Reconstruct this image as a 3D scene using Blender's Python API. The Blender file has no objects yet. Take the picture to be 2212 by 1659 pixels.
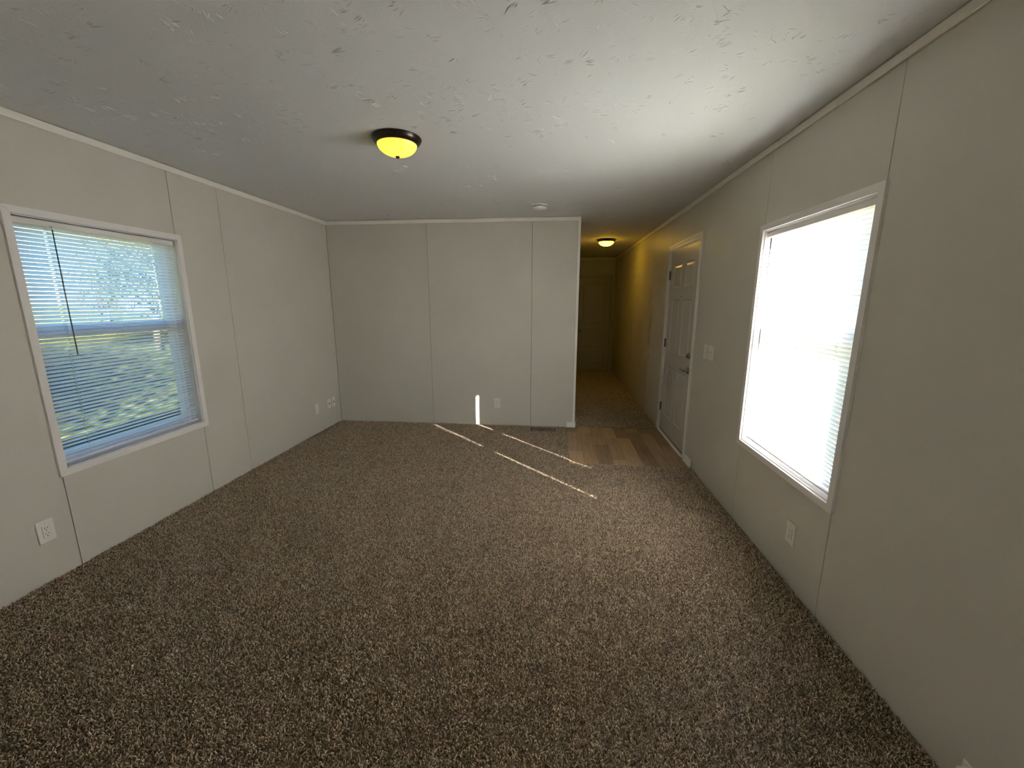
import bpy, bmesh, math, random
from mathutils import Vector, Matrix

SC = bpy.context.scene
COL = SC.collection

# ------------------------------------------------------------------ camera
F_PX = 883.68
CAM = (2.7025, 0.0, 1.505)
YAW, PITCH, ROLL = 0.0997, -0.1971, -0.0012
cd = bpy.data.cameras.new('camera')
cd.sensor_fit = 'HORIZONTAL'
cd.sensor_width = 36.0
cd.lens = F_PX / 2212.0 * 36.0
cd.clip_start = 0.02
cd.clip_end = 600
cam = bpy.data.objects.new('camera', cd)
COL.objects.link(cam)
_R = (Matrix.Rotation(YAW, 3, 'Z') @ Matrix.Rotation(PITCH, 3, 'X') @ Matrix.Rotation(ROLL, 3, 'Y'))
_M = Matrix.Identity(4)
for _i in range(3):
    _M[_i][0] = _R[_i][0]
    _M[_i][1] = _R[_i][2]
    _M[_i][2] = -_R[_i][1]
    _M[_i][3] = CAM[_i]
cam.matrix_world = _M
SC.camera = cam

# ------------------------------------------------------------------ light
SUN_EL = math.radians(25.0)
SUN_DIR = Vector((-0.713, 0.701, 0)) * math.cos(SUN_EL) + Vector((0, 0, -math.sin(SUN_EL)))  # way the light travels
sd = bpy.data.lights.new('sun', 'SUN')
sd.energy = 190.0
sd.angle = math.radians(0.53)
sd.color = (1.0, 0.96, 0.90)
sun = bpy.data.objects.new('sun', sd)
COL.objects.link(sun)
sun.location = (20, -20, 16)
sun.rotation_euler = SUN_DIR.to_track_quat('-Z', 'Y').to_euler()

w = bpy.data.worlds.new('sky')
SC.world = w
w.use_nodes = True
wn = w.node_tree
for n in list(wn.nodes):
    wn.nodes.remove(n)
sky = wn.nodes.new('ShaderNodeTexSky')
sky.sky_type = 'NISHITA'
sky.sun_disc = False
sky.sun_elevation = SUN_EL
sky.sun_rotation = math.atan2(0.713, -0.701)
sky.air_density = 1.0
sky.dust_density = 0.3
sky.ozone_density = 2.0
bg = wn.nodes.new('ShaderNodeBackground')
bg.inputs['Strength'].default_value = 0.65
wo = wn.nodes.new('ShaderNodeOutputWorld')
hs = wn.nodes.new('ShaderNodeHueSaturation')
hs.inputs['Saturation'].default_value = 1.55
wn.links.new(sky.outputs[0], hs.inputs['Color'])
wn.links.new(hs.outputs[0], bg.inputs[0])
wn.links.new(bg.outputs[0], wo.inputs[0])

SC.view_settings.view_transform = 'Standard'
SC.view_settings.look = 'None'
SC.view_settings.gamma = 1.0
SC.view_settings.use_curve_mapping = False
SC.view_settings.exposure = 0.0
try:
    SC.cycles.max_bounces = 10
    SC.cycles.diffuse_bounces = 5
    SC.cycles.transmission_bounces = 8
    SC.cycles.transparent_max_bounces = 16
    SC.cycles.use_denoising = True
    SC.cycles.use_adaptive_sampling = True
    SC.cycles.adaptive_threshold = 0.03
    SC.cycles.sample_clamp_indirect = 60.0
except Exception:
    pass

# ------------------------------------------------------------------ dimensions
W, D, H = 3.997, 4.86, 2.44
HC = 2.40            # lower edge of the top batten
TH = 0.14            # outer wall thickness
REAR = -5.0
HALL_X, HALL_Y = 2.985, 9.2
PT = 0.008           # wall panel thickness
rnd = random.Random(7)

# ------------------------------------------------------------------ materials
def new_mat(name):
    m = bpy.data.materials.new(name)
    m.use_nodes = True
    nt = m.node_tree
    b = nt.nodes['Principled BSDF']
    return m, nt, b

def mat(name, col, rough=0.5, spec=0.5, metal=0.0, bump=0.0, bscale=200.0, var=0.0, vscale=3.0, bdist=0.002):
    m, nt, b = new_mat(name)
    b.inputs['Base Color'].default_value = (*col, 1)
    b.inputs['Roughness'].default_value = rough
    b.inputs['Metallic'].default_value = metal
    b.inputs['Specular IOR Level'].default_value = spec
    tc = nt.nodes.new('ShaderNodeTexCoord')
    if bump > 0:
        n = nt.nodes.new('ShaderNodeTexNoise')
        n.inputs['Scale'].default_value = bscale
        n.inputs['Detail'].default_value = 4
        bp = nt.nodes.new('ShaderNodeBump')
        bp.inputs['Strength'].default_value = bump
        bp.inputs['Distance'].default_value = bdist
        nt.links.new(tc.outputs['Object'], n.inputs['Vector'])
        nt.links.new(n.outputs['Fac'], bp.inputs['Height'])
        nt.links.new(bp.outputs['Normal'], b.inputs['Normal'])
    if var > 0:
        n2 = nt.nodes.new('ShaderNodeTexNoise')
        n2.inputs['Scale'].default_value = vscale
        n2.inputs['Detail'].default_value = 5
        r = nt.nodes.new('ShaderNodeValToRGB')
        r.color_ramp.elements[0].position = 0.3
        r.color_ramp.elements[1].position = 0.7
        r.color_ramp.elements[0].color = (*[c * (1 - var) for c in col], 1)
        r.color_ramp.elements[1].color = (*[min(1, c * (1 + var)) for c in col], 1)
        nt.links.new(tc.outputs['Object'], n2.inputs['Vector'])
        nt.links.new(n2.outputs['Fac'], r.inputs['Fac'])
        nt.links.new(r.outputs['Color'], b.inputs['Base Color'])
    return m

M = {}
M['wall'] = mat('wall_panel_vinyl', (0.65, 0.615, 0.54), 0.42, 0.35, bump=0.12, bscale=420, var=0.025, vscale=2.2, bdist=0.001)
M['backing'] = mat('wall_backing', (0.09, 0.085, 0.075), 0.9, 0.1, var=0.1)
M['batten'] = mat('batten_paint', (0.90, 0.86, 0.78), 0.45, 0.4, bump=0.05, bscale=120)
M['casing'] = mat('casing_paint', (0.86, 0.82, 0.79), 0.35, 0.5, bump=0.04, bscale=90)
M['liner'] = mat('window_liner', (0.72, 0.70, 0.70), 0.4, 0.4, bump=0.03, bscale=80)
M['vinylwhite'] = mat('window_vinyl', (0.80, 0.80, 0.80), 0.3, 0.5, bump=0.02, bscale=60)
M['plate'] = mat('plate_plastic', (0.86, 0.83, 0.77), 0.3, 0.5, bump=0.02, bscale=90)
M['hole'] = mat('dark_slot', (0.01, 0.01, 0.01), 0.8, 0.1, var=0.2)
M['bronze'] = mat('oil_rubbed_bronze', (0.055, 0.042, 0.034), 0.28, 0.5, metal=0.75, var=0.2, vscale=25)
M['nickel'] = mat('satin_nickel', (0.42, 0.38, 0.36), 0.25, 0.5, metal=1.0, var=0.08, vscale=40)
M['hinge'] = mat('aged_hinge_metal', (0.16, 0.14, 0.12), 0.4, 0.5, metal=0.9, var=0.15, vscale=60)
M['door'] = mat('steel_door_paint', (0.62, 0.59, 0.56), 0.22, 0.5, bump=0.04, bscale=30, bdist=0.001)
M['hall_door'] = mat('hall_door_paint', (0.44, 0.40, 0.34), 0.35, 0.5, bump=0.05, bscale=70)
M['rubber'] = mat('door_sweep_rubber', (0.012, 0.012, 0.012), 0.7, 0.2, var=0.2)
M['register'] = mat('brown_floor_register', (0.20, 0.15, 0.10), 0.45, 0.4, metal=0.3, var=0.1)
M['bounce_floor'] = mat('pale_bounce_vinyl', (0.5, 0.44, 0.36), 0.4, 0.4, var=0.12, vscale=4)  # pale surface of the floor added out of view for bounce light
M['siding'] = mat('outside_siding', (0.6, 0.58, 0.54), 0.6, 0.3, bump=0.1, bscale=40)
M['roof'] = mat('roof_shingle_felt', (0.12, 0.11, 0.10), 0.9, 0.1, bump=0.5, bscale=80, var=0.2)
M['bark'] = mat('tree_bark', (0.11, 0.08, 0.055), 0.9, 0.1, bump=0.6, bscale=18, var=0.3, bdist=0.02)
M['shedwhite'] = mat('white_shed_boards', (0.8, 0.8, 0.78), 0.6, 0.3, var=0.05)
M['redboard'] = mat('red_brown_boards', (0.36, 0.14, 0.09), 0.7, 0.2, var=0.2)
M['ground'] = mat('bare_ground', (0.2, 0.17, 0.1), 0.95, 0.1, var=0.3)
M['smoke'] = mat('detector_plastic', (0.82, 0.79, 0.76), 0.4, 0.4, var=0.02)
M['cord'] = mat('blind_cord', (0.75, 0.75, 0.75), 0.8, 0.1, var=0.05)
M['wand'] = mat('clear_grey_wand', (0.20, 0.19, 0.20), 0.15, 0.6, var=0.1)

# ceiling: painted stomped plaster
m, nt, b = new_mat('stomped_ceiling_paint')
b.inputs['Base Color'].default_value = (0.745, 0.745, 0.735, 1)
b.inputs['Roughness'].default_value = 0.75
b.inputs['Specular IOR Level'].default_value = 0.25
tc = nt.nodes.new('ShaderNodeTexCoord')
n1 = nt.nodes.new('ShaderNodeTexNoise'); n1.inputs['Scale'].default_value = 160; n1.inputs['Detail'].default_value = 5
n2 = nt.nodes.new('ShaderNodeTexNoise'); n2.inputs['Scale'].default_value = 9; n2.inputs['Detail'].default_value = 3
v1 = nt.nodes.new('ShaderNodeTexVoronoi'); v1.inputs['Scale'].default_value = 42; v1.feature = 'DISTANCE_TO_EDGE'
mr = nt.nodes.new('ShaderNodeMapRange'); mr.inputs['From Min'].default_value = 0.0; mr.inputs['From Max'].default_value = 0.06
mr.inputs['To Min'].default_value = 0.25; mr.inputs['To Max'].default_value = 0.0
ad = nt.nodes.new('ShaderNodeMath'); ad.operation = 'ADD'
mu = nt.nodes.new('ShaderNodeMath'); mu.operation = 'MULTIPLY'
bp = nt.nodes.new('ShaderNodeBump'); bp.inputs['Strength'].default_value = 0.35; bp.inputs['Distance'].default_value = 0.0018
for n in (n1, n2, v1):
    nt.links.new(tc.outputs['Object'], n.inputs['Vector'])
nt.links.new(v1.outputs['Distance'], mr.inputs['Value'])
nt.links.new(mr.outputs[0], mu.inputs[0]); nt.links.new(n2.outputs['Fac'], mu.inputs[1])
nt.links.new(mu.outputs[0], ad.inputs[0]); nt.links.new(n1.outputs['Fac'], ad.inputs[1])
nt.links.new(ad.outputs[0], bp.inputs['Height']); nt.links.new(bp.outputs['Normal'], b.inputs['Normal'])
M['ceiling'] = m

# carpet backing and pile
def carpet_mat(name, attr):
    m, nt, b = new_mat(name)
    b.inputs['Roughness'].default_value = 0.5
    b.inputs['Specular IOR Level'].default_value = 0.45
    b.inputs['Sheen Weight'].default_value = 0.45
    b.inputs['Sheen Roughness'].default_value = 0.35
    b.inputs['Sheen Tint'].default_value = (1.0, 0.86, 0.68, 1)
    r = nt.nodes.new('ShaderNodeValToRGB')
    e = r.color_ramp.elements
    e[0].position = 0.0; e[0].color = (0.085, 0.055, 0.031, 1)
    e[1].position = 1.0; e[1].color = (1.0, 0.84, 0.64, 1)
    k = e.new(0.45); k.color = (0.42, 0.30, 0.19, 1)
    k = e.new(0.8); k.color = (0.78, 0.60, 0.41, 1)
    if attr:
        a = nt.nodes.new('ShaderNodeAttribute'); a.attribute_name = 'tone'
        nt.links.new(a.outputs['Fac'], r.inputs['Fac'])
    else:
        tc = nt.nodes.new('ShaderNodeTexCoord')
        n = nt.nodes.new('ShaderNodeTexNoise'); n.inputs['Scale'].default_value = 170; n.inputs['Detail'].default_value = 3
        mr = nt.nodes.new('ShaderNodeMapRange'); mr.inputs['From Min'].default_value = 0.35; mr.inputs['From Max'].default_value = 0.8
        mr.inputs['To Max'].default_value = 0.6
        nt.links.new(tc.outputs['Object'], n.inputs['Vector'])
        nt.links.new(n.outputs['Fac'], mr.inputs['Value']); nt.links.new(mr.outputs[0], r.inputs['Fac'])
    nt.links.new(r.outputs['Color'], b.inputs['Base Color'])
    return m
M['pile'] = carpet_mat('frieze_carpet_yarn', True)
M['carpet'] = carpet_mat('carpet_backing', False)

# vinyl planks
def plank_mat(name, c1, c2):
    m, nt, b = new_mat(name)
    b.inputs['Roughness'].default_value = 0.38
    b.inputs['Specular IOR Level'].default_value = 0.4
    tc = nt.nodes.new('ShaderNodeTexCoord')
    mp = nt.nodes.new('ShaderNodeMapping'); mp.inputs['Scale'].default_value = (26, 1.6, 1)
    n = nt.nodes.new('ShaderNodeTexNoise'); n.inputs['Scale'].default_value = 2.0; n.inputs['Detail'].default_value = 7
    n.inputs['Distortion'].default_value = 0.6
    r = nt.nodes.new('ShaderNodeValToRGB')
    r.color_ramp.elements[0].position = 0.3; r.color_ramp.elements[0].color = (*c1, 1)
    r.color_ramp.elements[1].position = 0.75; r.color_ramp.elements[1].color = (*c2, 1)
    nt.links.new(tc.outputs['Object'], mp.inputs['Vector']); nt.links.new(mp.outputs[0], n.inputs['Vector'])
    nt.links.new(n.outputs['Fac'], r.inputs['Fac']); nt.links.new(r.outputs[0], b.inputs['Base Color'])
    return m
M['plank_a'] = plank_mat('vinyl_plank_tan', (0.40, 0.265, 0.155), (0.58, 0.40, 0.245))
M['plank_b'] = plank_mat('vinyl_plank_brown', (0.32, 0.21, 0.125), (0.48, 0.33, 0.205))
M['plank_c'] = plank_mat('vinyl_plank_dark', (0.23, 0.155, 0.10), (0.35, 0.24, 0.155))

# blind slats: thin translucent white vinyl
m, nt, b = new_mat('blind_slat_vinyl')
nt.nodes.remove(b)
out = nt.nodes['Material Output']
df = nt.nodes.new('ShaderNodeBsdfDiffuse'); df.inputs['Color'].default_value = (0.82, 0.82, 0.82, 1)
tl = nt.nodes.new('ShaderNodeBsdfTranslucent'); tl.inputs['Color'].default_value = (0.86, 0.86, 0.87, 1)
gl = nt.nodes.new('ShaderNodeBsdfGlossy'); gl.inputs['Roughness'].default_value = 0.35; gl.inputs['Color'].default_value = (0.9, 0.9, 0.9, 1)
mx = nt.nodes.new('ShaderNodeMixShader'); mx.inputs[0].default_value = 0.66
mx2 = nt.nodes.new('ShaderNodeMixShader'); mx2.inputs[0].default_value = 0.05
tcn = nt.nodes.new('ShaderNodeTexCoord'); nn = nt.nodes.new('ShaderNodeTexNoise'); nn.inputs['Scale'].default_value = 12
bpn = nt.nodes.new('ShaderNodeBump'); bpn.inputs['Strength'].default_value = 0.05
nt.links.new(tcn.outputs['Object'], nn.inputs['Vector']); nt.links.new(nn.outputs['Fac'], bpn.inputs['Height'])
nt.links.new(bpn.outputs[0], gl.inputs['Normal'])
nt.links.new(df.outputs[0], mx.inputs[1]); nt.links.new(tl.outputs[0], mx.inputs[2])
nt.links.new(mx.outputs[0], mx2.inputs[1]); nt.links.new(gl.outputs[0], mx2.inputs[2])
nt.links.new(mx2.outputs[0], out.inputs['Surface'])
M['slat'] = m

def glassy(name, tint, gloss, rough=0.02):
    m, nt, b = new_mat(name)
    nt.nodes.remove(b)
    out = nt.nodes['Material Output']
    tr = nt.nodes.new('ShaderNodeBsdfTransparent'); tr.inputs['Color'].default_value = (*tint, 1)
    g = nt.nodes.new('ShaderNodeBsdfGlossy'); g.inputs['Roughness'].default_value = rough
    lw = nt.nodes.new('ShaderNodeLayerWeight'); lw.inputs['Blend'].default_value = 0.5
    pw_ = nt.nodes.new('ShaderNodeMath'); pw_.operation = 'POWER'; pw_.inputs[1].default_value = 4.5
    fr = nt.nodes.new('ShaderNodeMath'); fr.operation = 'MULTIPLY_ADD'; fr.inputs[1].default_value = 0.7; fr.inputs[2].default_value = gloss
    nt.links.new(lw.outputs['Facing'], pw_.inputs[0]); nt.links.new(pw_.outputs[0], fr.inputs[0])
    mx = nt.nodes.new('ShaderNodeMixShader')
    nt.links.new(fr.outputs[0], mx.inputs[0])
    nt.links.new(tr.outputs[0], mx.inputs[1]); nt.links.new(g.outputs[0], mx.inputs[2])
    nt.links.new(mx.outputs[0], out.inputs['Surface'])
    return m
M['glass'] = glassy('window_glass', (0.97, 0.985, 0.985), 0.03)

# insect screen: fine dark mesh modelled as partly open weave
m, nt, b = new_mat('insect_screen_mesh')
nt.nodes.remove(b)
out = nt.nodes['Material Output']
tr = nt.nodes.new('ShaderNodeBsdfTransparent')
d2 = nt.nodes.new('ShaderNodeBsdfDiffuse'); d2.inputs['Color'].default_value = (0.12, 0.12, 0.12, 1)
mx = nt.nodes.new('ShaderNodeMixShader'); mx.inputs[0].default_value = 0.30
nt.links.new(tr.outputs[0], mx.inputs[1]); nt.links.new(d2.outputs[0], mx.inputs[2]); nt.links.new(mx.outputs[0], out.inputs['Surface'])
M['screen'] = m

def dome_mat(name, strength):
    m, nt, b = new_mat(name)
    b.inputs['Base Color'].default_value = (0.75, 0.55, 0.2, 1)
    b.inputs['Roughness'].default_value = 0.25
    tc = nt.nodes.new('ShaderNodeTexCoord')
    n = nt.nodes.new('ShaderNodeTexNoise'); n.inputs['Scale'].default_value = 9; n.inputs['Detail'].default_value = 3
    n.inputs['Distortion'].default_value = 1.2
    r = nt.nodes.new('ShaderNodeValToRGB')
    r.color_ramp.elements[0].position = 0.35; r.color_ramp.elements[0].color = (0.95, 0.50, 0.03, 1)
    r.color_ramp.elements[1].position = 0.62; r.color_ramp.elements[1].color = (1.0, 0.76, 0.07, 1)
    nt.links.new(tc.outputs['Object'], n.inputs['Vector']); nt.links.new(n.outputs['Fac'], r.inputs['Fac'])
    nt.links.new(r.outputs[0], b.inputs['Emission Color'])
    b.inputs['Emission Strength'].default_value = strength
    return m
M['dome'] = dome_mat('lit_alabaster_glass', 1.5)
M['dome_hall'] = dome_mat('lit_alabaster_glass_hall', 20.0)
for _n in M['dome_hall'].node_tree.nodes:
    if _n.type == 'VALTORGB':
        _n.color_ramp.elements[0].color = (0.9, 0.5, 0.02, 1); _n.color_ramp.elements[1].color = (1.0, 0.60, 0.03, 1)

# lawn
m, nt, b = new_mat('lawn_grass')
b.inputs['Roughness'].default_value = 0.9; b.inputs['Specular IOR Level'].default_value = 0.1
tc = nt.nodes.new('ShaderNodeTexCoord')
n = nt.nodes.new('ShaderNodeTexNoise'); n.inputs['Scale'].default_value = 0.9; n.inputs['Detail'].default_value = 10
r = nt.nodes.new('ShaderNodeValToRGB')
r.color_ramp.elements[0].position = 0.35; r.color_ramp.elements[0].color = (0.035, 0.045, 0.012, 1)
r.color_ramp.elements[1].position = 0.7; r.color_ramp.elements[1].color = (0.085, 0.082, 0.024, 1)
nt.links.new(tc.outputs['Object'], n.inputs['Vector']); nt.links.new(n.outputs['Fac'], r.inputs['Fac']); nt.links.new(r.outputs[0], b.inputs['Base Color'])
M['lawn'] = m
# leaves
m, nt, b = new_mat('autumn_leaves')
b.inputs['Roughness'].default_value = 0.6
a = nt.nodes.new('ShaderNodeAttribute'); a.attribute_name = 'tone'
r = nt.nodes.new('ShaderNodeValToRGB')
r.color_ramp.elements[0].color = (0.015, 0.028, 0.006, 1); r.color_ramp.elements[1].color = (0.075, 0.078, 0.015, 1)
nt.links.new(a.outputs['Fac'], r.inputs['Fac']); nt.links.new(r.outputs[0], b.inputs['Base Color'])
M['leaf'] = m

m = M['leaf'].copy(); m.name = 'red_brown_leaves'
for _n in m.node_tree.nodes:
    if _n.type == 'VALTORGB':
        _n.color_ramp.elements[0].color = (0.05, 0.015, 0.01, 1); _n.color_ramp.elements[1].color = (0.16, 0.06, 0.03, 1)
M['leaf_red'] = m

# ------------------------------------------------------------------ mesh helpers
class MB:
    def __init__(self):
        self.v = []; self.f = []; self.s = []
    def add(self, vs, fs, smooth=False):
        o = len(self.v)
        self.v += [tuple(p) for p in vs]
        for f in fs:
            self.f.append([i + o for i in f]); self.s.append(smooth)
        return self
    def box(self, x0, x1, y0, y1, z0, z1, bev=0.0):
        if x0 > x1: x0, x1 = x1, x0
        if y0 > y1: y0, y1 = y1, y0
        if z0 > z1: z0, z1 = z1, z0
        if bev <= 0:
            vs = [(x0, y0, z0), (x1, y0, z0), (x1, y1, z0), (x0, y1, z0), (x0, y0, z1), (x1, y0, z1), (x1, y1, z1), (x0, y1, z1)]
            fs = [(0, 3, 2, 1), (4, 5, 6, 7), (0, 1, 5, 4), (1, 2, 6, 5), (2, 3, 7, 6), (3, 0, 4, 7)]
            return self.add(vs, fs)
        bm = bmesh.new()
        bmesh.ops.create_cube(bm, size=1)
        for v in bm.verts:
            v.co = Vector((x0 + (v.co.x + .5) * (x1 - x0), y0 + (v.co.y + .5) * (y1 - y0), z0 + (v.co.z + .5) * (z1 - z0)))
        bmesh.ops.bevel(bm, geom=bm.edges[:], offset=min(bev, 0.45 * min(x1 - x0, y1 - y0, z1 - z0)), segments=1, affect='EDGES')
        bm.verts.index_update()
        self.add([v.co[:] for v in bm.verts], [[v.index for v in f.verts] for f in bm.faces])
        bm.free()
        return self
    def lathe(self, prof, n=32, mtx=None, cap0=True, cap1=True, smooth=True):
        """prof: list of (r, z) revolved about +Z, then moved by mtx"""
        mtx = mtx or Matrix.Identity(4)
        vs = []
        for r, z in prof:
            for k in range(n):
                a = 2 * math.pi * k / n
                vs.append(mtx @ Vector((r * math.cos(a), r * math.sin(a), z)))
        fs = []
        for i in range(len(prof) - 1):
            for k in range(n):
                fs.append((i * n + k, i * n + (k + 1) % n, (i + 1) * n + (k + 1) % n, (i + 1) * n + k))
        self.add(vs, fs, smooth)
        if cap0: self.add(vs[:n], [list(range(n))[::-1]])
        if cap1: self.add(vs[-n:], [list(range(n))])
        return self
    def tube(self, pts, r, n=8):
        vs = []; P = [Vector(p) for p in pts]
        rr = r if isinstance(r, (list, tuple)) else [r] * len(P)
        for i, p in enumerate(P):
            d = (P[min(i + 1, len(P) - 1)] - P[max(i - 1, 0)]).normalized()
            u = d.cross(Vector((0, 0, 1)))
            if u.length < 1e-3: u = d.cross(Vector((1, 0, 0)))
            u.normalize(); q = d.cross(u)
            for k in range(n):
                a = 2 * math.pi * k / n
                vs.append(p + rr[i] * (math.cos(a) * u + math.sin(a) * q))
        fs = []
        for i in range(len(P) - 1):
            for k in range(n):
                fs.append((i * n + k, i * n + (k + 1) % n, (i + 1) * n + (k + 1) % n, (i + 1) * n + k))
        fs.append(list(range(n))[::-1]); fs.append([(len(P) - 1) * n + k for k in range(n)])
        return self.add(vs, fs, True)
    def mesh(self, name, m):
        me = bpy.data.meshes.new(name)
        me.from_pydata(self.v, [], self.f)
        me.polygons.foreach_set('use_smooth', self.s)
        me.materials.append(m)
        me.update()
        bm = bmesh.new(); bm.from_mesh(me)
        bmesh.ops.remove_doubles(bm, verts=bm.verts[:], dist=1e-6)
        bmesh.ops.recalc_face_normals(bm, faces=bm.faces[:])
        bm.to_mesh(me); bm.free()
        return me
    def obj(self, name, m, parent=None, loc=(0, 0, 0)):
        me = self.mesh(name, m)
        return link(name, me, parent, loc)

def link(name, me, parent=None, loc=(0, 0, 0)):
    o = bpy.data.objects.new(name, me)
    COL.objects.link(o)
    o.location = loc
    if parent: o.parent = parent
    return o

def empty(name, loc=(0, 0, 0), rz=0.0, parent=None):
    o = bpy.data.objects.new(name, None)
    o.empty_display_size = 0.1
    COL.objects.link(o)
    o.location = loc; o.rotation_euler = (0, 0, rz)
    if parent: o.parent = parent
    return o

def tag(o, label=None, cat=None, group=None, kind=None):
    if label: o['label'] = label
    if cat: o['category'] = cat
    if group: o['group'] = group
    if kind: o['kind'] = kind
    return o

def struct(o, label=None, cat=None):
    return tag(o, label, cat, kind='structure')

# ------------------------------------------------------------------ walls
WY0, WY1, WZ0, WZ1 = 1.895, 2.815, 0.588, 1.940      # window opening
DY0, DY1, DZ1 = 3.945, 4.915, 2.075                  # entry door opening
GAP = 0.0016

def side_wall(name, xs, sgn, y0, y1, openings, panels, label):
    """xs: inner face x; sgn +1: wall body lies towards +x."""
    a, b = xs, xs + sgn * TH
    back = xs + sgn * PT
    mb = MB()
    ys = sorted(openings)
    cur = y0
    for (oy0, oy1, oz0, oz1) in ys:
        mb.box(back, b, cur, oy0, -0.02, H)
        if oz0 > 0: mb.box(back, b, oy0, oy1, -0.02, oz0)
        mb.box(back, b, oy0, oy1, oz1, H)
        cur = oy1
    mb.box(back, b, cur, y1, -0.02, H)
    root = mb.obj(name, M['backing'])
    struct(root, label, 'wall')
    # outer siding skin
    sk = MB(); cur = y0; c = b + sgn * 0.01
    for (oy0, oy1, oz0, oz1) in ys:
        sk.box(b, c, cur, oy0, -0.75, H + .1)
        sk.box(b, c, oy0, oy1, -0.75, oz0); sk.box(b, c, oy0, oy1, oz1, H + .1)
        cur = oy1
    sk.box(b, c, cur, y1, -0.75, H + .1)
    sk.obj('siding', M['siding'], root)
    for (p0, p1, z0, z1) in panels:
        MB().box(a, back, p0 + GAP, p1 - GAP, z0, z1, 0.0012).obj('wall_panel', M['wall'], root)
    return root

lp = [(REAR, -4.225, 0, H), (-4.225, -3.005, 0, H), (-3.005, -1.785, 0, H), (-1.785, -0.565, 0, H), (-0.565, 0.655, 0, H), (0.655, 1.874, 0, H),
      (1.874, 2.818, 1.955, H), (1.874, 2.818, 0, 0.575), (1.874, WY0, 0.575, 1.955), (2.818, 3.25, 0, H), (3.25, D, 0, H)]
wl = side_wall('wall_left', 0.0, -1, REAR, D, [(WY0, WY1, WZ0, WZ1)], lp, 'grey beige panelled wall on the left with a window')
rp = [(REAR, -4.225, 0, H), (-4.225, -3.005, 0, H), (-3.005, -1.785, 0, H), (-1.785, -0.565, 0, H), (-0.565, 0.655, 0, H), (0.655, 1.872, 0, H),
      (1.872, 2.822, 1.955, H), (1.872, 2.822, 0, 0.575), (1.872, WY0, 0.575, 1.955), (2.822, 3.92, 0, H),
      (3.92, 4.886, 2.09, H), (4.94, 5.735, 0, H), (4.886, 4.94, 2.09, H), (5.735, 6.95, 0, H), (6.95, 8.17, 0, H), (8.17, HALL_Y, 0, H)]
wr = side_wall('wall_right', W, 1, REAR, HALL_Y + .1, [(WY0, WY1, WZ0, WZ1), (DY0, DY1, 0.0, DZ1)], rp,
               'grey beige panelled wall on the right running down the hall')
# back wall with end
mb = MB()
mb.box(-TH, HALL_X - 0.012, D + PT, D + 0.10, -0.02, H)
wb = struct(mb.obj('wall_back', M['backing']), 'grey beige panelled back wall ending at the hall opening', 'wall')
for p0, p1 in ((0.0, 1.222), (1.222, 2.446), (2.446, HALL_X - 0.03)):
    MB().box(p0 + GAP, p1 - GAP, D, D + PT, 0, H, 0.0012).obj('wall_panel', M['wall'], wb)
# hall left wall (out of sight), hall end, rear wall
mb = MB().box(HALL_X - 0.10, HALL_X, D + 0.10, HALL_Y, -0.02, H)
struct(mb.obj('wall_hall_left', M['wall']), 'hall wall hidden behind the end of the back wall', 'wall')
EDX0, EDX1, EDZ = 3.225, 3.925, 2.04
mb = MB()
mb.box(HALL_X - .1, EDX0 - .005, HALL_Y, HALL_Y + .1, -0.02, H).box(EDX1 + .005, W, HALL_Y, HALL_Y + .1, -0.02, H)
mb.box(EDX0 - .005, EDX1 + .005, HALL_Y, HALL_Y + .1, EDZ + .005, H)
mb.box(HALL_X - .1, W + TH, HALL_Y + .1, HALL_Y + .2, -0.1, H)  # unseen slab added behind the door to block light leaking in
struct(mb.obj('wall_hall_end', M['wall']), 'dark end wall of the hall around a closed door', 'wall')
RX0, RX1, RZ0, RZ1 = 1.85, 2.65, 1.15, 1.85     # opening added behind the viewer to let in fill light
mb = MB().box(-TH, RX0, REAR - .1, REAR, -0.02, H).box(RX1, W + TH, REAR - .1, REAR, -0.02, H)
mb.box(RX0, RX1, REAR - .1, REAR, -0.02, RZ0).box(RX0, RX1, REAR - .1, REAR, RZ1, H)
struct(mb.obj('wall_rear', M['wall']), 'wall behind the viewer', 'wall')

rw = struct(empty('fill_window', ((RX0 + RX1) / 2, REAR, RZ0)), 'unseen window added behind the viewer for fill light', 'window')
mb = MB(); _a, _b, _c = (RX1 - RX0) / 2, RZ1 - RZ0, 0.04
mb.box(-_a, -_a + _c, -.09, .012, 0, _b, .002).box(_a - _c, _a, -.09, .012, 0, _b, .002)
mb.box(-_a + _c, _a - _c, -.09, .012, 0, _c, .002).box(-_a + _c, _a - _c, -.09, .012, _b - _c, _b, .002).box(-.02, .02, -.07, -.03, _c, _b - _c, .002)
mb.obj('window_frame', M['vinylwhite'], rw)
MB().box(-_a + _c, _a - _c, -.051, -.049, _c, _b - _c).obj('glass_pane', M['glass'], rw)

# corner guard at the end of the back wall
g = MB()
g.box(HALL_X - 0.03, HALL_X, D - 0.004, D + PT, 0.02, H, 0.001)
g.box(HALL_X - 0.012, HALL_X, D, D + 0.10, 0.02, H, 0.001)
struct(g.obj('trim_corner', M['batten']), 'pale corner strip on the end of the back wall', 'trim')

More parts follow.
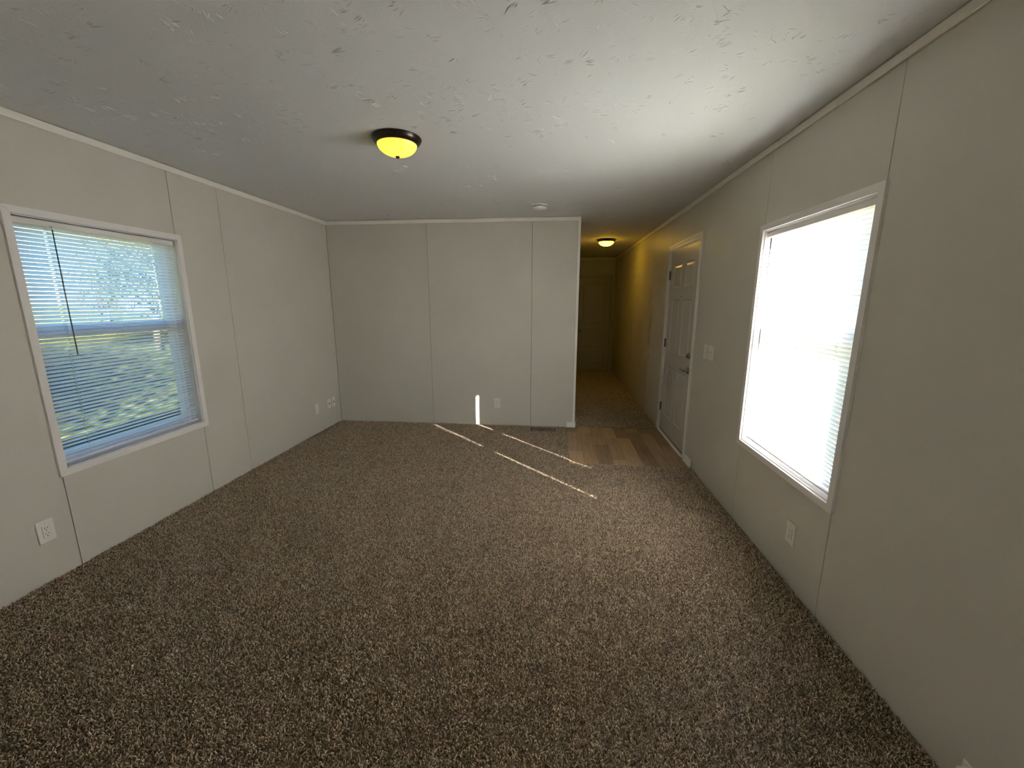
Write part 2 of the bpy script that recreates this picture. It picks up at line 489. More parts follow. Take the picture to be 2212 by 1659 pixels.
# top battens (crown)
def batten(name, x0, x1, y0, y1, label):
    mb = MB().box(x0, x1, y0, y1, HC - 0.004, H - 0.004, 0.003)
    return struct(mb.obj(name, M['batten']), label, 'trim')
batten('trim_1', 0, 0.011, REAR, D, 'thin cream batten along the top of the left wall')
batten('trim_2', W - 0.011, W, REAR, 2.25, 'thin cream batten along the top of the right wall above the window')
batten('trim_3', W - 0.0115, W, 2.252, 6.98, 'thin cream batten along the top of the right wall above the entry door')
batten('trim_4', W - 0.011, W, 6.984, HALL_Y, 'thin cream batten at the top of the hall wall beyond the lamp')
batten('trim_5', 0.011, HALL_X - 0.004, D - 0.011, D, 'thin cream batten along the top of the back wall')
batten('trim_6', HALL_X, W - 0.011, HALL_Y - 0.011, HALL_Y, 'thin batten above the door at the end of the hall')

# ------------------------------------------------------------------ floor
VX0, VY0, VY1 = 2.885, 3.70, 4.895
mb = MB().box(-TH, W + TH, REAR - .1, HALL_Y + .1, -0.16, -0.004)
fl = struct(mb.obj('floor', M['backing']), 'subfloor slab under carpet and vinyl', 'floor')
# carpet sheet (three pieces of one sheet) and its pile
mb = MB()
mb.box(0.0, W, -0.75, VY0, -0.004, 0.002)
mb.box(0.0, VX0, VY0, D, -0.004, 0.002)
mb.box(HALL_X, W, VY1, HALL_Y, -0.004, 0.002)
cb = mb.obj('carpet', M['carpet'])
tag(cb, 'brown speckled wall to wall frieze carpet', 'carpet', kind='stuff')

def tuft_tile(size, spacing, nseg, seed):
    r = random.Random(seed)
    vs = []; fs = []; tone = []
    n = int(size / spacing)
    sp = size / n
    for i in range(n):
        for j in range(n):
            x = (i + r.random()) * sp - size / 2
            y = (j + r.random()) * sp - size / 2
            a = r.uniform(0, 2 * math.pi)
            lean = r.uniform(0.25, 1.25)
            L = r.uniform(0.008, 0.0165)
            wd = r.uniform(0.0013, 0.0024)
            u = r.random()
            t = r.uniform(0.0, 0.25) if u < 0.38 else (r.uniform(0.35, 0.7) if u < 0.74 else r.uniform(0.8, 1.0))
            px, py, pz = x, y, 0.0
            o = len(vs)
            ang = lean * 0.35
            for k in range(nseg + 1):
                rr = wd * (0.8 if k == 0 else (1.0 if k < nseg else 0.55))
                ca, sa = math.cos(a), math.sin(a)
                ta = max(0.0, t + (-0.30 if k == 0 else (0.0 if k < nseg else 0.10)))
                for q in range(3):
                    b = 2 * math.pi * q / 3
                    du = rr * math.cos(b); dv = rr * math.sin(b)
                    # side vector and up-normal
                    vs.append((px - sa * du - ca * math.cos(ang) * dv, py + ca * du - sa * math.cos(ang) * dv, pz + math.sin(ang) * dv))
                    tone.append(ta)
                st = L / nseg
                px += ca * math.sin(ang) * st; py += sa * math.sin(ang) * st; pz += math.cos(ang) * st
                ang += lean * 0.75; a += r.uniform(-0.9, 0.9)
            for k in range(nseg):
                for q in range(3):
                    fs.append((o + k * 3 + q, o + k * 3 + (q + 1) % 3, o + (k + 1) * 3 + (q + 1) % 3, o + (k + 1) * 3 + q))
            fs.append((o + nseg * 3, o + nseg * 3 + 1, o + nseg * 3 + 2))
    me = bpy.data.meshes.new('tuft_tile')
    me.from_pydata(vs, [], fs)
    at = me.attributes.new('tone', 'FLOAT', 'POINT')
    at.data.foreach_set('value', tone)
    me.polygons.foreach_set('use_smooth', [True] * len(me.polygons))
    me.materials.append(M['pile'])
    me.update()
    return bpy.data.objects.new('tuft_tile', me)      # not linked to the scene: only instanced

TS = 1.0
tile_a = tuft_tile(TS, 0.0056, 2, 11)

def cover(x0, x1, y0, y1):
    nx = max(1, round((x1 - x0) / TS)); ny = max(1, round((y1 - y0) / TS))
    sx = (x1 - x0) / nx; sy = (y1 - y0) / ny
    return [(x0 + (i + .5) * sx, y0 + (j + .5) * sy, sx / TS, sy / TS) for i in range(nx) for j in range(ny)]
cells = cover(0.004, W - 0.004, -0.6, VY0 - 0.003) + cover(0.004, VX0 - 0.003, VY0 - 0.003, D - 0.004) + cover(HALL_X + 0.004, W - 0.004, VY1 + 0.003, HALL_Y - 0.004)
pm = bpy.data.meshes.new('carpet_pile')
pm.from_pydata([(c[0], c[1], 0.001) for c in cells], [], [])
rot = pm.attributes.new('irot', 'FLOAT_VECTOR', 'POINT')
scl = pm.attributes.new('iscl', 'FLOAT_VECTOR', 'POINT')
for i, c in enumerate(cells):
    k = rnd.randrange(4)
    s = (c[2], c[3]) if k % 2 == 0 else (c[3], c[2])
    rot.data[i].vector = (0, 0, k * math.pi / 2)
    scl.data[i].vector = (s[0], s[1], 1.0)
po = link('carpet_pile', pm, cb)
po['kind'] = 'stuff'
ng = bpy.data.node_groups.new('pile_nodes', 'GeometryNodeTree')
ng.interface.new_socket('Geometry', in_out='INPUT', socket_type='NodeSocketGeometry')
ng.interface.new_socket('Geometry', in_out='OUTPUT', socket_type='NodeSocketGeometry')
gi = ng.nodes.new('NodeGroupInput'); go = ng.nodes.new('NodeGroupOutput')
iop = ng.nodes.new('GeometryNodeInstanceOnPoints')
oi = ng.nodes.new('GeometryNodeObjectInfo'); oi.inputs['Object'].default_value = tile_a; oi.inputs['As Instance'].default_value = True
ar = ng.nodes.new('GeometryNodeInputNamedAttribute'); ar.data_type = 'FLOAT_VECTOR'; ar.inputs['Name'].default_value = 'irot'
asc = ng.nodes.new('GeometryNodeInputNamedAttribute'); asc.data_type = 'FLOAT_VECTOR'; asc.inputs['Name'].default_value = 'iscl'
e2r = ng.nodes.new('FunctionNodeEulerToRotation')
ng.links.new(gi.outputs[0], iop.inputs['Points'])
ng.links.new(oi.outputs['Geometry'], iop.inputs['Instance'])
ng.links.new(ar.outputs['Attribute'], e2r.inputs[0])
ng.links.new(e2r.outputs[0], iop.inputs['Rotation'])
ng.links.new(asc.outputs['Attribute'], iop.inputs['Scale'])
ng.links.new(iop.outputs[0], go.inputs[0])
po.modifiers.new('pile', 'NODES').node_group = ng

struct(MB().box(0.0, W, REAR, -0.75, -0.004, 0.003).obj('floor_bounce', M['bounce_floor']), 'unseen pale floor added behind the viewer to bounce fill light', 'floor')  # added pale floor, bounces sun from the rear window into the room
# vinyl entry floor, plank by plank
vf = MB().box(VX0, W, VY0, VY1, -0.004, 0.0).obj('entry_floor', M['backing'])
struct(vf, 'brown wood look vinyl planks in front of the entry door', 'floor')
nx = 8
pw = (W - VX0) / nx
offs = [0.35, 0.95, 0.55, 0.15, 0.8, 0.4, 1.0, 0.6]
shade = ['abc', 'bac', 'cbc', 'aba', 'acb', 'ccb', 'bca', 'bcb']
for i in range(nx):
    cuts = [VY0, VY0 + offs[i], VY1]
    if offs[i] < 0.5: cuts.insert(2, VY0 + offs[i] + 0.62)
    for j in range(len(cuts) - 1):
        if cuts[j + 1] - cuts[j] < 0.05: continue
        mm = M['plank_' + shade[i][j]]
        MB().box(VX0 + i * pw + .0006, VX0 + (i + 1) * pw - .0006, cuts[j] + .0006, cuts[j + 1] - .0006, 0.0, 0.004, 0.0006).obj('vinyl_plank', mm, vf)

# short baseboards by the vinyl
def baseb(name, x0, x1, y0, y1, label):
    o = struct(MB().box(x0, x1, y0, y1, 0.004, 0.075, 0.003).obj(name, M['batten']), label, 'baseboard')
    sx = 0.014 if x1 == W else 0.0
    MB().box(x0 - sx, x1 if sx else x1 + .001, y0 - (0.0 if sx else 0.014), y1 if sx else y0, 0.004, 0.024, 0.005).obj('shoe_moulding', M['vinylwhite'], o)
    return o
baseb('baseboard_back', 2.885, HALL_X + 0.006, D - 0.012, D, 'short white baseboard under the end of the back wall')
baseb('baseboard_back_return', HALL_X, HALL_X + 0.010, D, D + 0.035, 'white baseboard return at the hall side of the back wall')
baseb('baseboard_right', W - 0.012, W, 3.70, 3.893, 'short white baseboard between carpet and entry door')
baseb('baseboard_hall', W - 0.012, W, 4.965, 5.0, 'short white baseboard stub beyond the entry door')

# ------------------------------------------------------------------ ceiling
mb = MB().box(-TH, W + TH, REAR - .1, HALL_Y + .1, H, H + 0.12)
ce = struct(mb.obj('ceiling', M['ceiling']), 'white ceiling with stomped plaster texture', 'ceiling')
mb = MB()
r = random.Random(5)
def ridge(mb, x, y, a, L, wd, h):
    ca, sa = math.cos(a), math.sin(a)
    pts = []
    bend = r.uniform(-0.25, 0.25) * L
    prof = [(0, 0.15), (0.3, 1.0), (0.65, 0.8), (1.0, 0.1)]
    vs = []
    for t, s in prof:
        lx = t * L; ly = bend * t * t
        cx, cy = x + ca * lx - sa * ly, y + sa * lx + ca * ly
        vs.append((cx - sa * wd * s * .5, cy + ca * wd * s * .5, H + 0.0003))
        vs.append((cx, cy, H - h * s))
        vs.append((cx + sa * wd * s * .5, cy - ca * wd * s * .5, H + 0.0003))
    fs = []
    for k in range(3):
        for q in range(2):
            fs.append((k * 3 + q, k * 3 + q + 1, (k + 1) * 3 + q + 1, (k + 1) * 3 + q))
    mb.add(vs, fs, False)
for _ in range(1500):
    cx = r.uniform(0.05, W - .05)
    cy = r.uniform(0.3, 5.5) if r.random() < 0.5 else r.uniform(0.3, 2.4)
    a0 = r.uniform(0, 2 * math.pi); spread = r.uniform(0.4, 2.6)
    n = r.randint(4, 13)
    amp = r.choice((0.25, 0.35, 0.5, 0.7, 1.0))
    if 1.8 < cx < 3.1 and cy < 1.5: amp = min(1.15, amp * 1.8)
    R0 = r.uniform(0.01, 0.06)
    for k in range(n):
        a = a0 + spread * (k / n - .5) + r.uniform(-.12, .12)
        rr = R0 + r.uniform(0, 0.02)
        if r.random() < 0.4: continue
        ridge(mb, cx + rr * math.cos(a), cy + rr * math.sin(a), a, r.uniform(0.008, 0.05) * (0.5 + 0.6 * amp), r.uniform(0.002, 0.004), amp * r.uniform(0.0010, 0.0026))
pr = mb.obj('plaster_ridges', M['ceiling'], ce)
pr['kind'] = 'stuff'
# roof over it
mb = MB()
rx0, rx1, ry0, ry1 = -TH - .12, W + TH + .12, REAR - .3, HALL_Y + 6.0
mb.add([(rx0, ry0, H + .121), (rx1, ry0, H + .121), (rx1, ry1, H + .121), (rx0, ry1, H + .121),
        (rx0, ry0, H + .2), (rx1, ry0, H + .2), (rx1, ry1, H + .2), (rx0, ry1, H + .2),
        (2, ry0, H + .75), (2, ry1, H + .75)],
       [(0, 1, 2, 3), (0, 4, 5, 1), (4, 8, 5), (2, 6, 7, 3), (6, 9, 7), (1, 5, 6, 2), (0, 3, 7, 4), (5, 8, 9, 6), (4, 7, 9, 8)])
struct(mb.obj('roof', M['roof']), 'low gabled roof over the home', 'roof')

# ------------------------------------------------------------------ windows
SLX = 0.03     # blind plane behind the wall face
def make_window(name, xs, sgn, label):
    X = lambda d: xs + sgn * d
    root = empty(name, (X(0), (WY0 + WY1) / 2, WZ0))
    struct(root, label, 'window')
    inv = Vector((-X(0), -(WY0 + WY1) / 2, -WZ0))
    def put(mb, nm, m, par=root):
        me = mb.mesh(nm, m)
        me.transform(Matrix.Translation(inv))
        return link(nm, me, par)
    # casing, four mitred strips proud of the wall
    cw, ct = 0.036, 0.013
    yo0, yo1, zo0, zo1 = WY0 - cw, WY1 + cw, WZ0 - cw, WZ1 + cw
    def mitre(pts_outer, pts_inner, nm='casing'):
        (a, b), (c, d) = pts_outer, pts_inner
        # outer a->b, inner c->d
        vs = []
        for x in (X(0.001), X(-ct)):
            for (y, z) in (a, b, d, c):
                vs.append((x, y, z))
        fs = [(0, 1, 2, 3), (4, 7, 6, 5), (0, 4, 5, 1), (1, 5, 6, 2), (2, 6, 7, 3), (3, 7, 4, 0)]
        put(MB().add(vs, fs), nm, M['casing'])
    e = 0.0007
    mitre(((yo0, zo1), (yo1, zo1)), ((WY0, WZ1), (WY1, WZ1)))
    mitre(((yo0, zo0), (yo1, zo0)), ((WY0, WZ0), (WY1, WZ0)))
    mitre(((yo0, zo0 + e), (yo0, zo1 - e)), ((WY0, WZ0 + e), (WY0, WZ1 - e)))
    mitre(((yo1, zo0 + e), (yo1, zo1 - e)), ((WY1, WZ0 + e), (WY1, WZ1 - e)))
    # liner boards
    L = MB(); t = 0.006
    L.box(X(0.001), X(0.10), WY0, WY0 + t, WZ0, WZ1)
    L.box(X(0.001), X(0.10), WY1 - t, WY1, WZ0, WZ1)
    L.box(X(0.001), X(0.10), WY0 + t, WY1 - t, WZ0, WZ0 + t)
    L.box(X(0.001), X(0.10), WY0 + t, WY1 - t, WZ1 - t, WZ1)
    put(L, 'liner', M['liner'])
    # outer frame
    fw = 0.028
    Fm = MB()
    Fm.box(X(0.085), X(0.145), WY0 + t, WY0 + t + fw, WZ0 + t, WZ1 - t, .002)
    Fm.box(X(0.085), X(0.145), WY1 - t - fw, WY1 - t, WZ0 + t, WZ1 - t, .002)
    Fm.box(X(0.085), X(0.145), WY0 + t + fw, WY1 - t - fw, WZ0 + t, WZ0 + t + fw, .002)
    Fm.box(X(0.085), X(0.145), WY0 + t + fw, WY1 - t - fw, WZ1 - t - .02, WZ1 - t, .002)
    put(Fm, 'window_frame', M['vinylwhite'])
    a0, a1 = WY0 + t + fw, WY1 - t - fw
    b0, b1 = WZ0 + t + fw, WZ1 - t - .02
    mid = 1.345
    sw = 0.024
    for nm, z0, z1, d0, d1, rb, rt in (('upper_sash', mid - .038, b1, 0.115, 0.138, 0.055, 0.014), ('lower_sash', b0, mid + .035, 0.090, 0.113, 0.03, 0.035)):
        S = MB()
        S.box(X(d0), X(d1), a0, a0 + sw, z0, z1, .002)
        S.box(X(d0), X(d1), a1 - sw, a1, z0, z1, .002)
        S.box(X(d0), X(d1), a0 + sw, a1 - sw, z0, z0 + rb, .002)
        S.box(X(d0), X(d1), a0 + sw, a1 - sw, z1 - rt, z1, .002)
        so = put(S, nm, M['vinylwhite'])
        dm = (d0 + d1) / 2
        g = MB().box(X(dm - .001), X(dm + .001), a0 + sw, a1 - sw, z0 + rb, z1 - rt)
        put(g, 'glass_pane', M['glass'], so)
        if nm == 'lower_sash':
            k = MB().box(X(d0 - .012), X(d0), (a0 + a1) / 2 - .03, (a0 + a1) / 2 + .03, z1 - .02, z1 - .004, .003)
            put(k, 'sash_lock', M['vinylwhite'], so)
    sc = MB().box(X(0.1405), X(0.1411), a0, a1, b0, mid - .02)
    put(sc, 'insect_screen', M['screen'])
    return root
make_window('window_1', 0.0, -1, 'white framed window in the left wall looking out on the lawn')
make_window('window_2', W, 1, 'white framed window in the right wall with sunlight on its blind')

# ------------------------------------------------------------------ blinds (built looking along +x from the room side: local x = depth outwards, y = along, z = up)
BL = 0.885
def slat_mesh(tilt):
    prof = [-0.0125, -0.0075, -0.0029, 0.0029, 0.0075, 0.0125]
    crown = 0.0016
    pts = []
    for s in prof:
        c = crown * (1 - (s / 0.0125) ** 2)
        # s<0: room side. tilt lifts the room-side edge
        ct, st = math.cos(tilt), math.sin(tilt)
        pts.append((s * ct + c * st, -s * st + c * ct))
    hl = 0.0065
    ys = [-BL / 2, -0.30 - hl, -0.30 + hl, 0.30 - hl, 0.30 + hl, BL / 2]
    vs = [(x, y, z) for y in ys for (x, z) in pts]
    n = len(prof); fs = []
    for j in range(len(ys) - 1):
        for i in range(n - 1):
            if j in (1, 3) and i == 2: continue
            fs.append((j * n + i, j * n + i + 1, (j + 1) * n + i + 1, (j + 1) * n + i))
    me = bpy.data.meshes.new('slat')
    me.from_pydata(vs, [], fs)
    me.polygons.foreach_set('use_smooth', [True] * len(me.polygons))
    me.materials.append(M['slat']); me.update()
    return me

def make_blind(loc, rz, tilt, label, wand_y, sag):
    root = tag(empty('window_blind', loc, rz), label, 'blind', 'white mini blinds in the windows')
    # head rail: open-topped channel
    top = 1.929
    hr = MB()
    hr.box(-0.014, 0.014, -BL / 2 - .006, BL / 2 + .006, top - 0.028, top - 0.0265, .0005)
    hr.box(-0.0150, -0.0135, -BL / 2 - .006, BL / 2 + .006, top - 0.028, top, .0005)
    hr.box(0.0135, 0.0150, -BL / 2 - .006, BL / 2 + .006, top - 0.028, top, .0005)
    hr.box(-0.0165, -0.0150, -BL / 2 - .006, BL / 2 + .006, top - .003, top, .0005)
    hr.obj('head_rail', M['casing'], root)
    for s in (-1, 1):
        MB().box(-0.018, 0.018, s * (BL / 2 + .0065), s * (BL / 2 + .0085), top - 0.031, top + .003, .001).obj('end_bracket', M['liner'], root)
    me = slat_mesh(tilt)
    n = 60
    z0, z1 = 1.888, 0.640
    for i in range(n):
        z = z0 + (z1 - z0) * i / (n - 1)
        o = link('slat', me, root, (0, 0, z))
        o.rotation_euler = (rnd.uniform(-.0008, .0008), rnd.uniform(-.035, .035), rnd.uniform(-.0006, .0006))
    br = MB().box(-0.0125, 0.0125, -BL / 2, BL / 2, 0.611, 0.623, 0.003)
    bo = br.obj('bottom_rail', M['casing'], root)
    bo.rotation_euler = (sag, 0, 0)
    for y in (-0.30, 0.0, 0.30):
        bt = MB().lathe([(0.0055, 0), (0.005, 0.003), (0.002, 0.004)], 10).obj('cord_button', M['plate'], bo, (0, y, 0.607))
    for y in (-0.30, 0.0, 0.30):
        mb = MB()
        for dx in (-0.0095, 0.0095):
            mb.tube([(dx, y - .0095, 1.901), (dx, y - .0095, 0.62)], 0.00045, 5)
        if y != 0.0:
            mb.tube([(0, y, 1.901), (0, y, 0.62)], 0.0006, 5)
        mb.obj('ladder_cord', M['cord'], root)
    wd = MB().tube([(-0.026, 0, 1.885), (-0.027, 0.002, 1.55), (-0.026, 0.0, 1.208)], 0.0034, 6)
    wd.tube([(-0.014, 0, 1.905), (-0.026, 0, 1.900), (-0.026, 0, 1.885)], 0.0014, 6)
    wd.obj('tilt_wand', M['wand'], root, (0, wand_y, 0))
    return root
YC = (WY0 + WY1) / 2
make_blind((-SLX, YC, 0), math.pi, math.radians(44), 'white mini blind partly open over the lawn view in the left window', YC - 2.072, 0.0)
make_blind((W + SLX, YC, 0), 0, math.radians(63), 'white mini blind shut and glowing in the sun in the right window', 2.735 - YC, 0.008)

# ------------------------------------------------------------------ entry door
def panel_door(root, put, x0, sgn, y0, y1, z0, z1, rects, m, nm='door_slab', th=0.044):
    """slab in the plane x = const; front at x0, body towards sgn; raised panels in a recessed groove. Front is built as a grid with relief."""
    X = lambda d: x0 + sgn * d
    mb = MB()
    ys = sorted({y0, y1, *[a for q in rects for a in (q[0], q[1])]})
    zs = sorted({z0, z1, *[a for q in rects for a in (q[2], q[3])]})
    def inside(a, b, c, d):
        return any(q[0] <= a and b <= q[1] and q[2] <= c and d <= q[3] for q in rects)
    for i in range(len(ys) - 1):
        for j in range(len(zs) - 1):
            a, b, c, d = ys[i], ys[i + 1], zs[j], zs[j + 1]
            if not inside(a, b, c, d):
                mb.add([(X(0), a, c), (X(0), b, c), (X(0), b, d), (X(0), a, d)], [(0, 1, 2, 3)])
    for (a, b, c, d) in rects:
        lev = [(0.0, 0.0), (0.010, 0.007), (0.016, 0.007), (0.034, 0.0015)]
        vs = []
        for ins, dep in lev:
            vs += [(X(dep), a + ins, c + ins), (X(dep), b - ins, c + ins), (X(dep), b - ins, d - ins), (X(dep), a + ins, d - ins)]
        fs = []
        for k in range(3):
            for q in range(4):
                fs.append((k * 4 + q, k * 4 + (q + 1) % 4, (k + 1) * 4 + (q + 1) % 4, (k + 1) * 4 + q))
        fs.append((12, 13, 14, 15))
        mb.add(vs, fs)
    # sides and back
    vs = [(X(0), y0, z0), (X(0), y1, z0), (X(0), y1, z1), (X(0), y0, z1), (X(th), y0, z0), (X(th), y1, z0), (X(th), y1, z1), (X(th), y0, z1)]
    mb.add(vs, [(0, 4, 5, 1), (1, 5, 6, 2), (2, 6, 7, 3), (3, 7, 4, 0), (4, 7, 6, 5)])
    return put(mb, nm, m)

root = struct(empty('door_1', (W, (DY0 + DY1) / 2, 0)), 'grey white six panel entry door with lever and deadbolt', 'door')
inv = Vector((-W, -(DY0 + DY1) / 2, 0))
def put1(mb, nm, m, par=root):
    me = mb.mesh(nm, m); me.transform(Matrix.Translation(inv)); return link(nm, me, par)
sy0, sy1, sz0, sz1 = 3.972, 4.888, 0.035, 2.052
rects = []
cy = (sy0 + sy1) / 2
for (a, b) in ((sy0 + .125, cy - .06), (cy + .06, sy1 - .125)):
    rects += [(a, b, 1.655, 1.90), (a, b, 0.965, 1.535), (a, b, 0.235, 0.80)]
slab = panel_door(root, put1, W + 0.004, 1, sy0, sy1, sz0, sz1, rects, M['door'])
# jamb
J = MB()
J.box(W + .0005, W + TH, DY0, sy0 - .003, 0, DZ1); J.box(W + .0005, W + TH, sy1 + .003, DY1, 0, DZ1)
J.box(W + .0005, W + TH, sy0 - .003, sy1 + .003, sz1 + .003, DZ1)
put1(J, 'door_jamb', M['casing'])
# casing: stepped profile, two side strips and head
def cas(y0, y1, z0, z1, vert, flip):
    mb = MB()
    mb.box(W - .010, W, y0, y1, z0, z1, .002)
    if vert:
        a, b = (y0, y0 + .022) if flip else (y1 - .022, y1)
        mb.box(W - .017, W - .009, a, b, z0, z1, .003)
    else:
        mb.box(W - .017, W - .009, y0, y1, z1 - .022, z1, .003)
        mb.box(W - .0135, W - .009, y0, y1, z1 - .036, z1 - .022, .002)
    return put1(mb, 'casing', M['casing'])
cas(3.903, 3.957, 0.004, 2.064, True, True)
cas(4.903, 4.957, 0.004, 2.064, True, False)
cas(3.903, 4.957, 2.065, 2.118, False, False)
# sill and sweep
put1(MB().box(W - .022, W + .03, sy0 - .01, sy1 + .01, 0.004, 0.018, .004), 'threshold', M['casing'])
put1(MB().box(W + .008, W + .04, sy0, sy1, 0.018, 0.036, .002), 'door_sweep', M['rubber'])
for z in (0.30, 1.05, 1.80):
    hb = MB().box(W - .001, W + .0038, sy1 - .012, sy1 + .004, z - .045, z + .045, .001)
    hb.lathe([(0.006, -.05), (0.006, .05)], 10, Matrix.Translation((W - .007, sy1 + .004, z)))
    put1(hb, 'hinge', M['hinge'])
# peephole
T = Matrix.Translation((W + .004, cy, 1.565)) @ Matrix.Rotation(-math.pi / 2, 4, 'Y')
put1(MB().lathe([(0.0075, 0), (0.0075, .003), (0.005, .004)], 12, T), 'peephole', M['hinge'], slab)
# deadbolt with thumb turn
ky = 4.032
T = Matrix.Translation((W + .004, ky, 1.005)) @ Matrix.Rotation(-math.pi / 2, 4, 'Y')
db = MB().lathe([(0.031, 0), (0.031, .006), (0.026, .012), (0.010, .014), (0.008, .022)], 24, T)
db.tube([(W - .019, ky, .985), (W - .023, ky, 1.005), (W - .019, ky, 1.027)], [0.006, 0.0045, 0.007], 8)
put1(db, 'deadbolt', M['nickel'])
T = Matrix.Translation((W + .004, ky, .862)) @ Matrix.Rotation(-math.pi / 2, 4, 'Y')
lv = MB().lathe([(0.033, 0), (0.033, .006), (0.027, .013), (0.013, .016), (0.011, .045)], 24, T)
lv.tube([(W - .045, ky - .004, .862), (W - .050, ky + .03, .866), (W - .047, ky + .07, .858), (W - .040, ky + .105, .864)], [.011, .009, .008, .0075], 10)
put1(lv, 'door_lever', M['nickel'])
put1(MB().box(W + .005, W + .03, sy0 - .0025, sy0 - .0005, .83, .895), 'strike_plate', M['hinge'])
put1(MB().box(W + .005, W + .03, sy0 - .0025, sy0 - .0005, .975, 1.035), 'strike_plate', M['hinge'])

# ------------------------------------------------------------------ hall end door
root2 = struct(empty('door_2', ((EDX0 + EDX1) / 2, HALL_Y, 0)), 'closed panel door at the dark end of the hall', 'door')
# build in x-plane frame then rotate: local u=y -> world x
def put2(mb, nm, m, par=root2):
    mb.v = [(p[1], HALL_Y + p[0], p[2]) for p in mb.v]
    me = mb.mesh(nm, m); me.transform(Matrix.Translation((-(EDX0 + EDX1) / 2, -HALL_Y, 0))); return link(nm, me, par)
rc = [(EDX0 + .11, EDX1 - .11, 1.03, 1.92), (EDX0 + .11, EDX1 - .11, 0.13, 0.44), (EDX0 + .11, EDX1 - .11, 0.50, 0.93)]
panel_door(root2, put2, 0.012, 1, EDX0, EDX1, 0.015, EDZ, rc, M['hall_door'])
mb = MB(); mb.box(-.012, 0, EDX0 - .055, EDX0 - .005, .01, EDZ + .006, .003); put2(mb, 'casing', M['hall_door'])
mb = MB(); mb.box(-.012, 0, EDX1 + .005, EDX1 + .055, .01, EDZ + .006, .003); put2(mb, 'casing', M['hall_door'])
mb = MB(); mb.box(-.012, 0, EDX0 - .055, EDX1 + .055, EDZ + .007, EDZ + .055, .003); put2(mb, 'casing', M['hall_door'])
T = Matrix.Translation((EDX0 + .06, HALL_Y + .012, .89)) @ Matrix.Rotation(math.pi / 2, 4, 'X')
kb = MB().lathe([(0.03, 0), (0.03, .006), (0.012, .010), (0.011, .03), (0.024, .04), (0.029, .052), (0.022, .064), (0.004, .067)], 20, T)
me = kb.mesh('door_knob', M['nickel']); me.transform(Matrix.Translation((-(EDX0 + EDX1) / 2, -HALL_Y, 0))); link('door_knob', me, root2)

# ------------------------------------------------------------------ ceiling lamps
def lamp(loc, s, dome, label, lit):
    root = tag(empty('ceiling_light', loc), label, 'ceiling light', 'flush bronze ceiling lights')
    rim = [(0.10, -0.001), (0.150, -0.001), (0.153, -0.006), (0.150, -0.012), (0.147, -0.014), (0.146, -0.020), (0.140, -0.028), (0.130, -0.036), (0.1245, -0.040), (0.121, -0.040), (0.119, -0.036)]
    rim = [(a * s, b * s) for a, b in rim]
    MB().lathe(rim, 48, cap0=False, cap1=False).obj('rim', M['bronze'], root)
    pr = []
    for k in range(0, 13):
        a = math.pi / 2 * k / 12
        pr.append((max(0.0005, 0.122 * s * math.cos(a)), (-0.036 - 0.070 * math.sin(a)) * s))
    MB().lathe(pr, 48, cap0=False).obj('glass_dome', dome, root)
    MB().lathe([(0.004 * s, -0.104 * s), (0.013 * s, -0.106 * s), (0.014 * s, -0.111 * s), (0.008 * s, -0.117 * s), (0.002 * s, -0.120 * s)], 16).obj('finial', M['bronze'], root)
    return root
lamp((1.775, 2.53, H), 0.93, M['dome'], 'lit yellow glass dome light with bronze rim on the living room ceiling', 1)
lamp((3.475, 6.62, H), 0.93, M['dome_hall'], 'lit glass dome light glowing on the hall ceiling', 2)

# ------------------------------------------------------------------ smoke detector
root = tag(empty('smoke_detector', (2.545, 4.27, H)), 'round white smoke detector on the ceiling near the back wall', 'smoke detector')
MB().lathe([(0.075, 0), (0.078, -.004), (0.078, -.010), (0.070, -.014)], 36, cap0=True).obj('base_plate', M['smoke'], root)
MB().lathe([(0.064, -.014), (0.064, -.020), (0.069, -.022), (0.067, -.036), (0.060, -.045), (0.020, -.049)], 36).obj('cover', M['smoke'], root)
vt = MB()
for k in range(18):
    a = 2 * math.pi * k / 18
    vt.box(0.0645, 0.0655, -.006, .006, -.0195, -.0145)
    n = len(vt.v)
    c_, s_ = math.cos(a), math.sin(a)
    for i in range(n - 8, n):
        x, y, z = vt.v[i]; vt.v[i] = (x * c_ - y * s_, x * s_ + y * c_, z)
vt.obj('vent_slot', M['hole'], root)

# ------------------------------------------------------------------ wall plates. local: x = out of wall (towards room), y along, z up
def wall_thing(name, loc, rz, label, cat, group=None):
    return tag(empty(name, loc, rz), label, cat, group)
def plate(root, w_, h_, y=0.0):
    mb = MB().box(0, 0.0055, y - w_ / 2, y + w_ / 2, -h_ / 2, h_ / 2, 0.0022)
    return mb.obj('face_plate', M['plate'], root)
def outlet(loc, rz, label):
    root = wall_thing('wall_outlet', loc, rz, label, 'outlet', 'white duplex outlets low on the walls')
    plate(root, 0.076, 0.124)
    MB().box(0.0055, 0.0075, -.0168, .0168, -.0335, .0335, .0008).obj('receptacle', M['plate'], root)
    gp = MB()
    gp.box(0.0054, 0.0058, .0168, .0178, -.034, .034); gp.box(0.0054, 0.0058, -.0178, -.0168, -.034, .034)
    gp.obj('shadow_gap', M['hole'], root)
    for z in (0.0165, -0.0165):
        for y, hh in ((-.0062, .0042), (.0062, .0035)):
            MB().box(0.0074, 0.0077, y - .0011, y + .0011, z + .004 - hh, z + .004 + hh).obj('slot', M['hole'], root)
        T = Matrix.Translation((0.0074, 0, z - .009)) @ Matrix.Rotation(math.pi / 2, 4, 'Y')
        MB().lathe([(0.0026, 0), (0.0026, .0003)], 10, T).obj('ground_hole', M['hole'], root)
    for z in (0.048, -0.048):
        T = Matrix.Translation((0.0055, 0, z)) @ Matrix.Rotation(math.pi / 2, 4, 'Y')
        MB().lathe([(0.003, 0), (0.0026, .0008)], 10, T).obj('screw', M['plate'], root)
    return root
